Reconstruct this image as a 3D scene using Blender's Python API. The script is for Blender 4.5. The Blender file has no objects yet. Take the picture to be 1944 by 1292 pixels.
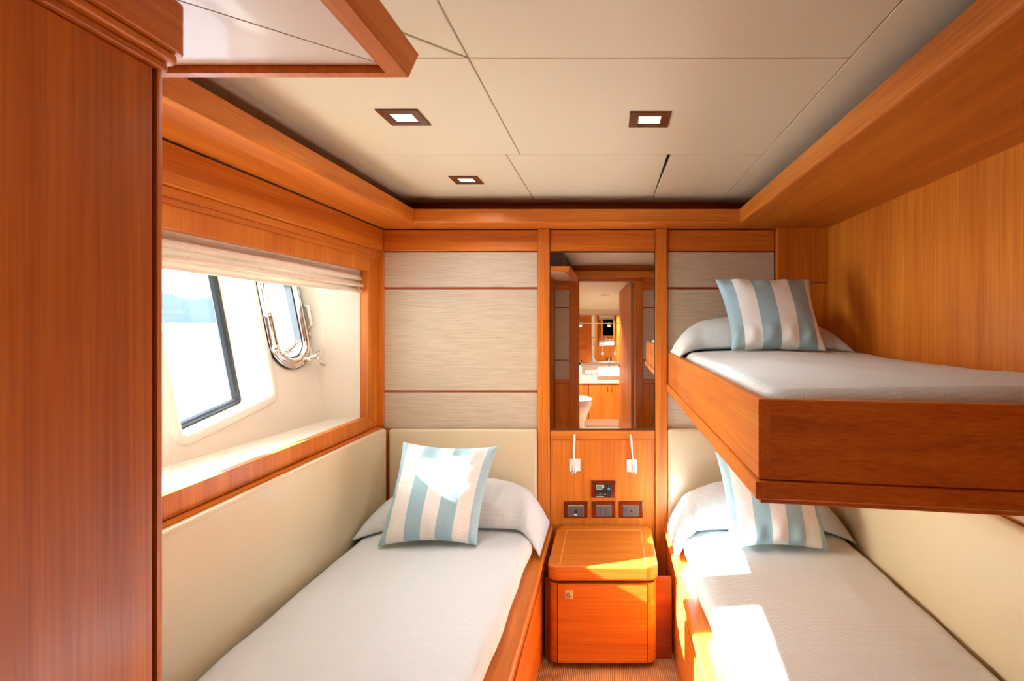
import bpy, bmesh, math, random
from mathutils import Vector, Matrix, noise as mnoise
random.seed(3)
sc = bpy.context.scene
C = sc.collection
PI = math.pi
EYE = 1.43           # camera height above the cabin floor; helper coordinates are relative to the camera

# ------------------------------------------------------------------ camera
cam = bpy.data.cameras.new('camera')
cam.sensor_width = 36.0
cam.lens = 36.0 * 1020 / 1944
cam.shift_x = (972 - 1159) / 1944
cam.shift_y = -(646 - 612) / 1944
cam.clip_start = 0.02
cam.clip_end = 20000
camo = bpy.data.objects.new('camera', cam)
C.objects.link(camo)
camo.location = (0, 0, EYE)
camo.rotation_euler = (PI / 2, 0, 0)
sc.camera = camo

# ------------------------------------------------------------------ sky, sun, exposure
SUN_DIR = Vector((1.0, 0.086, -0.545)).normalized()
SUN_EL = math.asin(-SUN_DIR.z)
SUN_AZ = math.atan2(-SUN_DIR.x, -SUN_DIR.y)      # compass angle from +Y towards +X of the place the sun stands
w = bpy.data.worlds.new('sky')
sc.world = w
w.use_nodes = True
wn, wl = w.node_tree.nodes, w.node_tree.links
wn.clear()
sky = wn.new('ShaderNodeTexSky')
sky.sky_type = 'NISHITA'
sky.sun_disc = False
sky.sun_elevation = SUN_EL
sky.sun_rotation = SUN_AZ
sky.air_density = 1.0
sky.dust_density = 1.5
bg = wn.new('ShaderNodeBackground')
bg.inputs['Strength'].default_value = 1.0
wo = wn.new('ShaderNodeOutputWorld')
wl.new(sky.outputs[0], bg.inputs[0])
wl.new(bg.outputs[0], wo.inputs[0])
sun = bpy.data.lights.new('sun', 'SUN')
sun.energy = 48.0
sun.color = (0.84, 0.97, 1.12)
sun.angle = math.radians(0.6)
suno = bpy.data.objects.new('sun', sun)
C.objects.link(suno)
suno.location = (-20, -2, 14)
suno.rotation_euler = SUN_DIR.to_track_quat('-Z', 'Y').to_euler()

sc.view_settings.view_transform = 'Standard'
sc.view_settings.look = 'None'
sc.view_settings.gamma = 1.0
sc.view_settings.use_curve_mapping = False
sc.view_settings.exposure = 1.18
try:
    sc.cycles.max_bounces = 8
    sc.cycles.diffuse_bounces = 5
    sc.cycles.glossy_bounces = 4
    sc.cycles.transparent_max_bounces = 12
    sc.cycles.sample_clamp_indirect = 40.0
    sc.cycles.blur_glossy = 0.6
    sc.cycles.caustics_refractive = False
    sc.cycles.use_denoising = True
    sc.cycles.use_adaptive_sampling = True
    sc.cycles.adaptive_threshold = 0.02
except Exception:
    pass

# ------------------------------------------------------------------ materials
def srgb(r, g, b):
    f = lambda c: ((c / 255) / 12.92 if c / 255 <= 0.04045 else ((c / 255 + 0.055) / 1.055) ** 2.4)
    return (f(r), f(g), f(b), 1)

def newmat(name):
    m = bpy.data.materials.new(name)
    m.use_nodes = True
    nt = m.node_tree
    b = nt.nodes['Principled BSDF']
    return m, nt, b

def plain(name, col, rough=0.5, metal=0.0, spec=0.5, coat=0.0, bump=0.0, bscale=200.0):
    m, nt, b = newmat(name)
    b.inputs['Base Color'].default_value = col
    b.inputs['Roughness'].default_value = rough
    b.inputs['Metallic'].default_value = metal
    b.inputs['Specular IOR Level'].default_value = spec
    b.inputs['Coat Weight'].default_value = coat
    if bump:
        tc = nt.nodes.new('ShaderNodeTexCoord')
        n = nt.nodes.new('ShaderNodeTexNoise')
        n.inputs['Scale'].default_value = bscale
        n.inputs['Detail'].default_value = 3
        bp = nt.nodes.new('ShaderNodeBump')
        bp.inputs['Strength'].default_value = bump
        bp.inputs['Distance'].default_value = 0.002
        nt.links.new(tc.outputs['Object'], n.inputs['Vector'])
        nt.links.new(n.outputs['Fac'], bp.inputs['Height'])
        nt.links.new(bp.outputs[0], b.inputs['Normal'])
    return m

def streaks(name, axis, cols, fine=220, along=4.0, broad=16, balong=0.8, rough=0.35, coat=0.0, bump=0.05, mixw=0.55, spec=0.5, off=0.0):
    """grain stretched along one axis"""
    m, nt, b = newmat(name)
    N, L = nt.nodes, nt.links
    tc = N.new('ShaderNodeTexCoord')
    def nz(a, c, det, dist=0.0):
        mp = N.new('ShaderNodeMapping')
        s = [a, a, a]
        s[axis] = c
        mp.inputs['Scale'].default_value = s
        mp.inputs['Location'].default_value = (off, off * 1.7, off * 0.6)
        t = N.new('ShaderNodeTexNoise')
        t.inputs['Scale'].default_value = 1.0
        t.inputs['Detail'].default_value = det
        t.inputs['Distortion'].default_value = dist
        L.new(tc.outputs['Object'], mp.inputs['Vector'])
        L.new(mp.outputs[0], t.inputs['Vector'])
        return t
    a = nz(fine, along, 4)
    c = nz(broad, balong, 3, 0.6)
    mx = N.new('ShaderNodeMix')
    mx.data_type = 'FLOAT'
    mx.inputs[0].default_value = mixw
    L.new(a.outputs['Fac'], mx.inputs[2])
    L.new(c.outputs['Fac'], mx.inputs[3])
    r = N.new('ShaderNodeValToRGB')
    r.color_ramp.elements[0].position = 0.33
    r.color_ramp.elements[0].color = cols[0]
    r.color_ramp.elements[1].position = 0.67
    r.color_ramp.elements[1].color = cols[-1]
    if len(cols) == 3:
        e = r.color_ramp.elements.new(0.5)
        e.color = cols[1]
    L.new(mx.outputs[0], r.inputs[0])
    L.new(r.outputs[0], b.inputs['Base Color'])
    b.inputs['Roughness'].default_value = rough
    b.inputs['Coat Weight'].default_value = coat
    b.inputs['Coat Roughness'].default_value = 0.18
    b.inputs['Specular IOR Level'].default_value = spec
    if bump:
        bp = N.new('ShaderNodeBump')
        bp.inputs['Strength'].default_value = bump
        bp.inputs['Distance'].default_value = 0.001
        L.new(a.outputs['Fac'], bp.inputs['Height'])
        L.new(bp.outputs[0], b.inputs['Normal'])
    return m

WD = (srgb(178, 90, 20), srgb(202, 111, 29), srgb(220, 134, 43))
WOOD = [streaks('teak_grain_%s' % 'xyz'[i], i, WD, coat=0.10, rough=0.42, spec=0.35) for i in range(3)]
WX, WY, WZ = WOOD
WRED = streaks('dark_teak', 0, (srgb(128, 52, 18), srgb(150, 64, 24), srgb(168, 78, 32)), coat=0.3)
WDARK = plain('dark_shadow_wood', srgb(58, 24, 10), 0.5)
INLAY = plain('pale_inlay', srgb(226, 150, 84), 0.35)
CREAMLAC = plain('cream_ceiling_vinyl', srgb(226, 214, 182), 0.42, bump=0.05, bscale=260)
CREAMPANEL = plain('cream_lacquer', srgb(224, 208, 188), 0.38, coat=0.1)
GRP = plain('cream_moulded_liner', srgb(226, 216, 198), 0.4)
FABW = streaks('woven_wallcovering', 0, (srgb(176, 158, 132), srgb(194, 177, 150), srgb(206, 190, 165)), fine=420, along=12, broad=200, balong=7, rough=0.6, bump=0.2, mixw=0.3)
LEATHER = plain('cream_leather', srgb(210, 192, 156), 0.42, bump=0.12, bscale=420)
CHROME = plain('polished_steel', (0.82, 0.80, 0.77, 1), 0.12, metal=1.0)
RUBBER = plain('black_rubber', srgb(28, 30, 32), 0.45)
MIRR = plain('mirror_silver', (0.93, 0.93, 0.92, 1), 0.0, metal=1.0)
WHITEP = plain('white_plastic', srgb(236, 232, 224), 0.35)
PORC = plain('white_porcelain', srgb(238, 234, 226), 0.12, coat=0.4)
GREYP = plain('grey_plastic', srgb(92, 88, 84), 0.4)
BLACKP = plain('black_plastic', srgb(24, 24, 26), 0.35)
BEZEL = plain('glossy_mahogany', srgb(112, 36, 16), 0.12, coat=0.6)
BROWNF = plain('bronze_bezel', srgb(96, 56, 36), 0.22, metal=0.3, coat=0.4)
GREENLCD = plain('green_display', srgb(30, 150, 70), 0.3)
GREENLCD.node_tree.nodes['Principled BSDF'].inputs['Emission Color'].default_value = srgb(30, 150, 70)
GREENLCD.node_tree.nodes['Principled BSDF'].inputs['Emission Strength'].default_value = 0.15
BLUEB = plain('blue_button', srgb(60, 150, 200), 0.35)
PALEPR = plain('pale_print', srgb(190, 186, 178), 0.5)
BRASS = plain('brushed_nickel', srgb(226, 204, 160), 0.35, metal=0.25)
BATHW = plain('bathroom_wall', srgb(228, 208, 184), 0.35)
BATHF = plain('bathroom_floor', srgb(196, 164, 132), 0.4)
TILE = streaks('bathroom_marble', 0, (srgb(206, 180, 150), srgb(222, 200, 172), srgb(232, 214, 190)), fine=18, along=6, broad=5, balong=2, rough=0.2)

def fabric(name, col, col2, scale=42.0, strength=0.35):
    m, nt, b = newmat(name)
    N, L = nt.nodes, nt.links
    tc = N.new('ShaderNodeTexCoord')
    hs = []
    for d in ('X', 'Y'):
        wv = N.new('ShaderNodeTexWave')
        wv.bands_direction = d
        wv.inputs['Scale'].default_value = scale
        wv.inputs['Distortion'].default_value = 1.5
        wv.inputs['Detail'].default_value = 1
        L.new(tc.outputs['Object'], wv.inputs['Vector'])
        hs.append(wv)
    mu = N.new('ShaderNodeMath')
    mu.operation = 'MULTIPLY'
    L.new(hs[0].outputs['Fac'], mu.inputs[0])
    L.new(hs[1].outputs['Fac'], mu.inputs[1])
    mx = N.new('ShaderNodeMix')
    mx.data_type = 'RGBA'
    mx.inputs[6].default_value = col2
    mx.inputs[7].default_value = col
    L.new(mu.outputs[0], mx.inputs[0])
    L.new(mx.outputs[2], b.inputs['Base Color'])
    bp = N.new('ShaderNodeBump')
    bp.inputs['Strength'].default_value = strength
    bp.inputs['Distance'].default_value = 0.0015
    L.new(mu.outputs[0], bp.inputs['Height'])
    L.new(bp.outputs[0], b.inputs['Normal'])
    b.inputs['Roughness'].default_value = 0.85
    b.inputs['Specular IOR Level'].default_value = 0.2
    b.inputs['Sheen Weight'].default_value = 0.1
    return m

COVER = fabric('white_waffle_coverlet', srgb(220, 226, 226), srgb(209, 215, 214))
BLINDM = streaks('linen_blind', 1, (srgb(224, 206, 182), srgb(236, 220, 198), srgb(242, 230, 212)), fine=300, along=30, broad=200, balong=30, rough=0.8, bump=0.15, spec=0.1)

def carpet_mat():
    m, nt, b = newmat('ribbed_carpet')
    N, L = nt.nodes, nt.links
    tc = N.new('ShaderNodeTexCoord')
    wv = N.new('ShaderNodeTexWave')
    wv.bands_direction = 'X'
    wv.inputs['Scale'].default_value = 42
    wv.inputs['Distortion'].default_value = 0.6
    wv.inputs['Detail Scale'].default_value = 30
    L.new(tc.outputs['Object'], wv.inputs['Vector'])
    r = N.new('ShaderNodeValToRGB')
    r.color_ramp.elements[0].color = srgb(150, 112, 74)
    r.color_ramp.elements[1].color = srgb(212, 176, 130)
    L.new(wv.outputs['Fac'], r.inputs[0])
    L.new(r.outputs[0], b.inputs['Base Color'])
    bp = N.new('ShaderNodeBump')
    bp.inputs['Strength'].default_value = 0.5
    bp.inputs['Distance'].default_value = 0.003
    L.new(wv.outputs['Fac'], bp.inputs['Height'])
    L.new(bp.outputs[0], b.inputs['Normal'])
    b.inputs['Roughness'].default_value = 0.95
    b.inputs['Specular IOR Level'].default_value = 0.1
    return m
CARPET = carpet_mat()

def stripe_mat(name, stops, blue, white):
    m, nt, b = newmat(name)
    N, L = nt.nodes, nt.links
    uv = N.new('ShaderNodeUVMap')
    sp = N.new('ShaderNodeSeparateXYZ')
    L.new(uv.outputs[0], sp.inputs[0])
    r = N.new('ShaderNodeValToRGB')
    cr = r.color_ramp
    cr.interpolation = 'CONSTANT'
    cols = [blue, white]
    cr.elements[0].position = 0.0
    cr.elements[0].color = blue
    cr.elements[1].position = stops[0]
    cr.elements[1].color = white
    for i, s in enumerate(stops[1:]):
        e = cr.elements.new(s)
        e.color = cols[i % 2]
    L.new(sp.outputs[0], r.inputs[0])
    # woven flecks
    tc = N.new('ShaderNodeMapping')
    tc.inputs['Scale'].default_value = (220, 60, 1)
    L.new(uv.outputs[0], tc.inputs['Vector'])
    nz = N.new('ShaderNodeTexNoise')
    nz.inputs['Scale'].default_value = 1.0
    nz.inputs['Detail'].default_value = 3
    L.new(tc.outputs[0], nz.inputs['Vector'])
    hv = N.new('ShaderNodeHueSaturation')
    mr = N.new('ShaderNodeMapRange')
    mr.inputs[1].default_value = 0.3
    mr.inputs[2].default_value = 0.7
    mr.inputs[3].default_value = 0.82
    mr.inputs[4].default_value = 1.12
    L.new(nz.outputs['Fac'], mr.inputs[0])
    L.new(mr.outputs[0], hv.inputs['Value'])
    L.new(r.outputs[0], hv.inputs['Color'])
    L.new(hv.outputs[0], b.inputs['Base Color'])
    bp = N.new('ShaderNodeBump')
    bp.inputs['Strength'].default_value = 0.25
    bp.inputs['Distance'].default_value = 0.001
    L.new(nz.outputs['Fac'], bp.inputs['Height'])
    L.new(bp.outputs[0], b.inputs['Normal'])
    b.inputs['Roughness'].default_value = 0.7
    b.inputs['Specular IOR Level'].default_value = 0.3
    b.inputs['Sheen Weight'].default_value = 0.15
    return m
SBLUE, SWHITE = srgb(160, 196, 206), srgb(234, 233, 226)

def glass_mat():
    m = bpy.data.materials.new('window_glass')
    m.use_nodes = True
    N, L = m.node_tree.nodes, m.node_tree.links
    N.clear()
    o = N.new('ShaderNodeOutputMaterial')
    t = N.new('ShaderNodeBsdfTransparent')
    t.inputs[0].default_value = (0.96, 0.98, 0.98, 1)
    g = N.new('ShaderNodeBsdfGlossy')
    g.inputs['Roughness'].default_value = 0.02
    mx = N.new('ShaderNodeMixShader')
    mx.inputs[0].default_value = 0.06
    L.new(t.outputs[0], mx.inputs[1])
    L.new(g.outputs[0], mx.inputs[2])
    L.new(mx.outputs[0], o.inputs[0])
    return m
GLASS = glass_mat()

def emis(name, col, s):
    m, nt, b = newmat(name)
    b.inputs['Base Color'].default_value = col
    b.inputs['Emission Color'].default_value = col
    b.inputs['Emission Strength'].default_value = s
    m.cycles.emission_sampling = 'NONE'
    return m
DIFF = emis('lamp_diffuser', srgb(255, 246, 232), 0.28)

# ------------------------------------------------------------------ mesh helpers (camera-relative metres)
class G:
    """collects shapes; build() links them as one mesh object"""
    def __init__(self):
        self.bm = bmesh.new()
    def box(self, x0, x1, y0, y1, z0, z1, bev=0.0, seg=2):
        t = bmesh.new()
        v = [t.verts.new((x, y, z)) for x in (x0, x1) for y in (y0, y1) for z in (z0, z1)]
        for f in ((0, 1, 3, 2), (4, 6, 7, 5), (0, 4, 5, 1), (2, 3, 7, 6), (0, 2, 6, 4), (1, 5, 7, 3)):
            t.faces.new([v[i] for i in f])
        if bev:
            bmesh.ops.bevel(t, geom=list(t.edges), offset=bev, segments=seg, affect='EDGES', profile=0.5)
        self.merge(t)
        return self
    def prism(self, pts, axis, a, b, bev=0.0, seg=2):
        """polygon pts (2D in the other two axes, in order) extruded along axis"""
        t = bmesh.new()
        def P(p, h):
            q = list(p)
            q.insert(axis, h)
            return t.verts.new(q)
        A = [P(p, a) for p in pts]
        B = [P(p, b) for p in pts]
        n = len(pts)
        t.faces.new(A[::-1])
        t.faces.new(B)
        for i in range(n):
            t.faces.new((A[i], A[(i + 1) % n], B[(i + 1) % n], B[i]))
        bmesh.ops.recalc_face_normals(t, faces=t.faces)
        if bev:
            es = [e for e in t.edges if (e.verts[0] in A) == (e.verts[1] in A)]
            bmesh.ops.bevel(t, geom=es, offset=bev, segments=seg, affect='EDGES', profile=0.5)
        self.merge(t)
        return self
    def grid(self, fn, nu, nv, closeu=False, uvs=False, flip=False):
        bm = self.bm
        V = [[bm.verts.new(fn(i / nu, j / nv)) for j in range(nv + 1)] for i in range(nu if closeu else nu + 1)]
        L = bm.loops.layers.uv.verify() if uvs else None
        m = len(V)
        for i in range(nu):
            for j in range(nv):
                q = [V[i][j], V[(i + 1) % m][j], V[(i + 1) % m][j + 1], V[i][j + 1]]
                c = [(i, j), (i + 1, j), (i + 1, j + 1), (i, j + 1)]
                if flip:
                    q.reverse(); c.reverse()
                f = bm.faces.new(q)
                f.smooth = True
                if L:
                    for l, (a, b) in zip(f.loops, c):
                        l[L].uv = (a / nu, b / nv)
        return self
    def tube(self, pts, r, n=8, closed=False):
        """round tube along points; r a number or a list"""
        bm = self.bm
        P = [Vector(p) for p in pts]
        m = len(P)
        rr = r if isinstance(r, (list, tuple)) else [r] * m
        rings = []
        up = None
        for i in range(m):
            a = P[i - 1] if (i or closed) else P[i]
            b = P[(i + 1) % m] if (i < m - 1 or closed) else P[i]
            d = (b - a).normalized()
            if up is None:
                up = Vector((0, 0, 1)) if abs(d.z) < 0.9 else Vector((1, 0, 0))
            s = d.cross(up).normalized()
            up = s.cross(d).normalized()
            rings.append([bm.verts.new(P[i] + s * math.cos(2 * PI * k / n) * rr[i] + up * math.sin(2 * PI * k / n) * rr[i]) for k in range(n)])
        for i in range(m if closed else m - 1):
            A, B = rings[i], rings[(i + 1) % m]
            for k in range(n):
                f = bm.faces.new((A[k], A[(k + 1) % n], B[(k + 1) % n], B[k]))
                f.smooth = True
        if not closed:
            bm.faces.new(rings[0][::-1])
            bm.faces.new(rings[-1])
        return self
    def sweep(self, loop, prof, smooth=False):
        """loop: list of (point, inward dir, normal dir); prof: closed list of (a along inward, b along normal)"""
        bm = self.bm
        R = [[bm.verts.new(Vector(p) + Vector(i) * a + Vector(n) * b) for a, b in prof] for p, i, n in loop]
        m, k = len(R), len(prof)
        for i in range(m):
            for j in range(k):
                f = bm.faces.new((R[i][j], R[(i + 1) % m][j], R[(i + 1) % m][(j + 1) % k], R[i][(j + 1) % k]))
                f.smooth = smooth
        return self
    def lathe(self, c, prof, n=24, sx=1.0, sy=1.0):
        bm = self.bm
        R = [[bm.verts.new((c[0] + r * sx * math.cos(2 * PI * k / n), c[1] + r * sy * math.sin(2 * PI * k / n), c[2] + z)) for k in range(n)] for r, z in prof]
        for A, B in zip(R, R[1:]):
            for k in range(n):
                f = bm.faces.new((A[k], A[(k + 1) % n], B[(k + 1) % n], B[k]))
                f.smooth = True
        bm.faces.new(R[0][::-1])
        bm.faces.new(R[-1])
        return self
    def merge(self, t):
        me = bpy.data.meshes.new('tmp')
        t.to_mesh(me)
        t.free()
        self.bm.from_mesh(me)
        bpy.data.meshes.remove(me)
    def build(self, name, mat, parent=None, smooth=None, fix=True):
        bm = self.bm
        if fix:
            bmesh.ops.recalc_face_normals(bm, faces=bm.faces)
        o0 = Vector((0, 0, EYE))
        org = parent.matrix_world.translation if parent else Vector((0, 0, 0))
        if parent and parent.get('org'):
            org = Vector(parent['org'])
        loc = Vector((0, 0, 0))
        if not parent:
            zs = [v.co.z for v in bm.verts]
            xs = [v.co.x for v in bm.verts]
            ys = [v.co.y for v in bm.verts]
            loc = Vector(((min(xs) + max(xs)) / 2, (min(ys) + max(ys)) / 2, min(zs) + EYE))
            org = loc
        for v in bm.verts:
            v.co = v.co + o0 - org
        me = bpy.data.meshes.new(name)
        bm.to_mesh(me)
        bm.free()
        if smooth is not None:
            for p in me.polygons:
                p.use_smooth = smooth
        me.materials.append(mat)
        o = bpy.data.objects.new(name, me)
        C.objects.link(o)
        if parent:
            o.parent = parent
        else:
            o.location = loc
        o['org'] = list(org)
        return o

def B(x0, x1, y0, y1, z0, z1, bev=0.003, seg=2):
    return G().box(x0, x1, y0, y1, z0, z1, bev, seg)

def thing(name, loc, label, cat, group=None):
    o = bpy.data.objects.new(name, None)
    C.objects.link(o)
    o.empty_display_size = 0.05
    o.location = (loc[0], loc[1], loc[2] + EYE)
    o['org'] = list(o.location)
    return tag(o, label, cat, group)

def tag(o, label, cat, group=None, kind=None):
    o['label'] = label
    o['category'] = cat
    if group: o['group'] = group
    if kind: o['kind'] = kind
    return o

def struct(o, label=None, cat=None):
    o['kind'] = 'structure'
    if label: o['label'] = label
    if cat: o['category'] = cat
    return o

def rrect(x0, x1, y0, y1, r, n=6, corners=(1, 1, 1, 1)):
    """rounded rectangle, counter-clockwise from lower left; corners ll, lr, ur, ul"""
    out = []
    for (cx, cy, a0), on in zip(((x0, y0, PI), (x1, y0, 1.5 * PI), (x1, y1, 0), (x0, y1, 0.5 * PI)), corners):
        if not on:
            out.append((cx, cy)); continue
        ox = cx + r if cx == x0 else cx - r
        oy = cy + r if cy == y0 else cy - r
        for k in range(n + 1):
            a = a0 + (PI / 2) * k / n
            out.append((ox + r * math.cos(a), oy + r * math.sin(a)))
    return out

# ------------------------------------------------------------------ dimensions
D = 2.68            # end wall
XL, XR = -1.127, 1.067
YF = -0.27          # wall with the bathroom door, behind the camera
FL = -1.43
CE = 0.595          # ceiling
CB, CT = 0.465, 0.530   # cornice underside and top
CY = 2.51           # cornice front
CXL, CXR = -0.92, 0.603
BZ = -0.92          # mattress top

# ------------------------------------------------------------------ floor, ceiling
floor = struct(B(-1.16, 1.10, YF - 0.05, D + 0.05, FL - 0.05, FL, 0).build('floor', CARPET), 'ribbed tan carpet on the cabin floor between the beds', 'floor')

ceil = struct(B(-1.25, 1.15, YF - 0.06, D + 0.06, CE + 0.03, CE + 0.07, 0).build('ceiling', WDARK), 'cream ceiling of large panels with fine seams', 'ceiling')
g = 0.0016
def cpanel(pts):
    G().prism(pts, 2, CE, CE + 0.02, 0.0012, 1).build('ceiling_panel', CREAMLAC, ceil)
def rp(x0, x1, y0, y1): return [(x0 + g, y0 + g), (x1 - g, y0 + g), (x1 - g, y1 - g), (x0 + g, y1 - g)]
CYE = 2.676
cpanel(rp(-0.32, 0.54, YF, 1.21))
cpanel(rp(-0.32, 0.54, 1.21, 1.905))
cpanel(rp(-0.37, 0.203, 1.905, 2.60))
cpanel([(0.203 + 0.014, 1.905 + g), (0.54 - g, 1.905 + g), (0.54 - g, 2.60 - g), (0.203 + g, 2.60 - g), (0.203 + g, 2.46)])
cpanel(rp(-1.0, -0.32, 1.21, 1.905))
cpanel(rp(-1.0, -0.37, 1.905, 2.60))
cpanel([(-1.0, YF), (-0.32 - g, YF), (-0.32 - g, 1.21 - 0.006), (-0.60, 0.93), (-1.0, 0.93)])
cpanel([(-1.0, 0.934), (-0.603, 0.934), (-0.327, 1.21 - g), (-1.0, 1.21 - g)])
cpanel(rp(0.54, 0.72, YF, CYE))
cpanel([(-1.0, 2.60 + g), (0.54 - g, 2.60 + g), (0.54 - g, CYE), (-1.0, CYE)])
# soft turned-down edge of the ceiling beside the window cornice
G().prism([(-1.07, CE - 0.003), (-0.985, CE - 0.003), (-0.955, CE + 0.001), (-0.95, CE + 0.015), (-1.07, CE + 0.02)], 1, YF, CYE, 0).build('ceiling_edge', CREAMLAC, ceil)

# ------------------------------------------------------------------ end wall
wb = struct(B(-1.9, 1.15, D + 0.004, D + 0.06, FL - 0.05, CE + 0.07, 0).build('wall_back', WRED), 'teak panelled end wall with woven wallcovering and dark trim strips', 'wall')
def px(x, d=D): return (x - 1159) / 1020 * d
def pz(y, d=D): return -(y - 612) / 1020 * d
ST = [(px(1022), px(1044.5)), (px(1243.5), px(1266))]
for a, b in ST:
    B(a, b, D - 0.028, D + 0.01, FL, CB + 0.0, 0.004).build('stile', WZ, wb)
bays = [(XL, ST[0][0]), (ST[0][1], ST[1][0]), (ST[1][1], 0.815)]
for a, b in bays:
    B(a + 0.001, b - 0.001, D - 0.014, D + 0.01, pz(477), CB - 0.006, 0.003).build('header_panel', WX, wb)
for i in (0, 2):
    a, b = bays[i]
    for y0, y1 in ((479, 545), (549, 740.5), (744.5, 812)):
        B(a + 0.002, b - 0.002, D - 0.012, D + 0.01, pz(y1), pz(y0), 0.003).build('fabric_panel', FABW, wb)
    for y in (547, 742.5):
        B(a + 0.001, b - 0.001, D - 0.008, D + 0.01, pz(y + 1.8), pz(y - 1.8), 0).build('trim_strip', WRED, wb)
    B(a, b, D - 0.01, D + 0.01, FL, pz(813), 0).build('lower_panel', WX, wb)
# middle bay below the mirror
a, b = bays[1]
B(a + 0.001, b - 0.001, D - 0.016, D + 0.01, pz(833), pz(815), 0.003).build('rail', WX, wb)
B(a + 0.001, b - 0.001, D - 0.010, D + 0.01, FL, pz(833.6), 0.002).build('lower_panel', WZ, wb)
B(a + 0.001, b - 0.001, D - 0.004, D + 0.01, pz(815), pz(477), 0).build('backing_panel', WDARK, wb)
# corner casing at the right-hand end
cc = struct(G().prism([(0.819, 2.63), (XR, 2.63), (XR, D + 0.003), (0.819, D + 0.003)], 2, 0.197, CB, 0.003).build('trim_6', WZ), 'upright teak corner casing behind the upper bunk', 'trim')
G().prism([(0.819, 2.636), (XR, 2.636), (XR, D + 0.003), (0.819, D + 0.003)], 2, -0.50, 0.195, 0.002).build('lower_casing', WZ, cc)

# cornices under the ceiling (mitred boards with a small rounded nose)
def cornice_profile(inn, out, sgn):
    # 2D (across, z): inn = face towards the room, out = wall
    r = 0.008
    return [(inn, CB + r), (inn + sgn * r * 0.3, CB + r * 0.3), (inn + sgn * r, CB), (out, CB), (out, CB + 0.02), (inn + sgn * 0.022, CB + 0.02), (inn + sgn * 0.022, CT), (inn, CT)]
t = struct(G().prism(cornice_profile(CXL, XL - 0.02, -1), 1, YF, D, 0).build('trim_1', WY), 'broad teak cornice below the ceiling above the window', 'cornice')
t = struct(G().prism(cornice_profile(CY, D + 0.002, 1), 0, CXL + 0.001, CXR - 0.001, 0).build('trim_2', WX), 'teak cornice below the ceiling along the end wall', 'cornice')
t = struct(G().prism(cornice_profile(CXR, XR + 0.02, 1), 1, YF, D, 0).build('trim_3', WY), 'deep teak soffit below the ceiling above the upper bunk', 'cornice')

# ------------------------------------------------------------------ right wall
wr = struct(B(XR, XR + 0.05, YF - 0.05, D + 0.06, FL - 0.05, CE + 0.07, 0).build('wall_right', WZ), 'golden teak wall of vertical grain beside the upper bunk', 'wall')
n = 11
B(XR - 0.006, XR + 0.01, YF, 2.66, -0.515, -0.36, 0.002).build('fabric_panel', FABW, wr)

# ------------------------------------------------------------------ left wall with the window recess
FX = -1.152          # face of the window frame
Z0, Z1 = -0.447, 0.245
YN, YO = 0.96, 2.556
wlft = struct(G().box(XL - 0.06, XL, YF - 0.05, D + 0.01, FL - 0.05, -0.515).box(XL - 0.06, XL, YF - 0.05, YN, -0.515, CE + 0.07).build('wall_left', WY), 'teak side wall with the window opening', 'wall')
B(XL - 0.06, XL, YN - 0.01, D + 0.01, 0.352, CE + 0.05, 0.003).build('upper_board', WY, wlft)
B(XL - 0.07, XL - 0.012, YN, D + 0.005, 0.325, 0.352, 0.002).build('moulding', WY, wlft)
B(XL - 0.07, XL - 0.018, YN, D + 0.005, 0.308, 0.326, 0.002).build('moulding', WY, wlft)
B(XL - 0.01, XL + 0.002, YN, D - 0.015, CB - 0.006, CB - 0.0002, 0).build('shadow_line', WDARK, wlft)
# frame boards, mitred at the far corners
m = 0.0006
G().prism([(YN, Z1), (YO, Z1), (D - 0.024, 0.31), (YN, 0.31)], 0, FX - 0.03, FX, 0.002, 1).build('frame_board', WZ, wlft)
G().prism([(YN, Z0), (YO, Z0), (D - 0.024, -0.512), (YN, -0.512)], 0, FX - 0.03, FX, 0.002, 1).build('frame_board', WZ, wlft)
G().prism([(YO + m, Z1), (YO + m, Z0), (D - 0.023, -0.511), (D - 0.023, 0.31)], 0, FX - 0.03, FX, 0.002, 1).build('frame_board', WZ, wlft)
B(-1.172, XL + 0.004, D - 0.022, D + 0.003, -0.513, 0.354, 0.001, 1).build('fillet', WZ, wlft)
# lighter inner lining on the far jamb and on top
B(-1.19, FX - 0.004, YO, YO + 0.02, Z0, Z1, 0.001, 1).build('jamb_lining', WZ, wlft)

def hull(y, z): return -1.317 - 0.2 * (z + 0.455) - 0.1 * (2.495 - y)
HN = Vector((1, -0.1, 0.2)).normalized()     # into the room

def offset_loop(pts, d):
    """offset a ccw 2D loop inward by d (negative = outward)"""
    out = []
    n = len(pts)
    for i in range(n):
        p0, p1, p2 = Vector(pts[i - 1]), Vector(pts[i]), Vector(pts[(i + 1) % n])
        a = (p1 - p0).normalized(); b_ = (p2 - p1).normalized()
        n1 = Vector((-a.y, a.x)); n2 = Vector((-b_.y, b_.x))
        nn = (n1 + n2)
        nn = nn / max(nn.length_squared / 2, 0.3)
        out.append(tuple(p1 + nn * d))
    return out

def roundquad(q, r, n=6):
    out = []
    m = len(q)
    for i in range(m):
        p0, p1, p2 = Vector(q[i - 1]), Vector(q[i]), Vector(q[(i + 1) % m])
        a = (p0 - p1).normalized(); b_ = (p2 - p1).normalized()
        for k in range(n + 1):
            t = k / n
            A = p1 + a * r; Bp = p1 + b_ * r
            out.append(tuple(A * (1 - t) ** 2 + p1 * 2 * t * (1 - t) + Bp * t * t))
    return out

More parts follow.
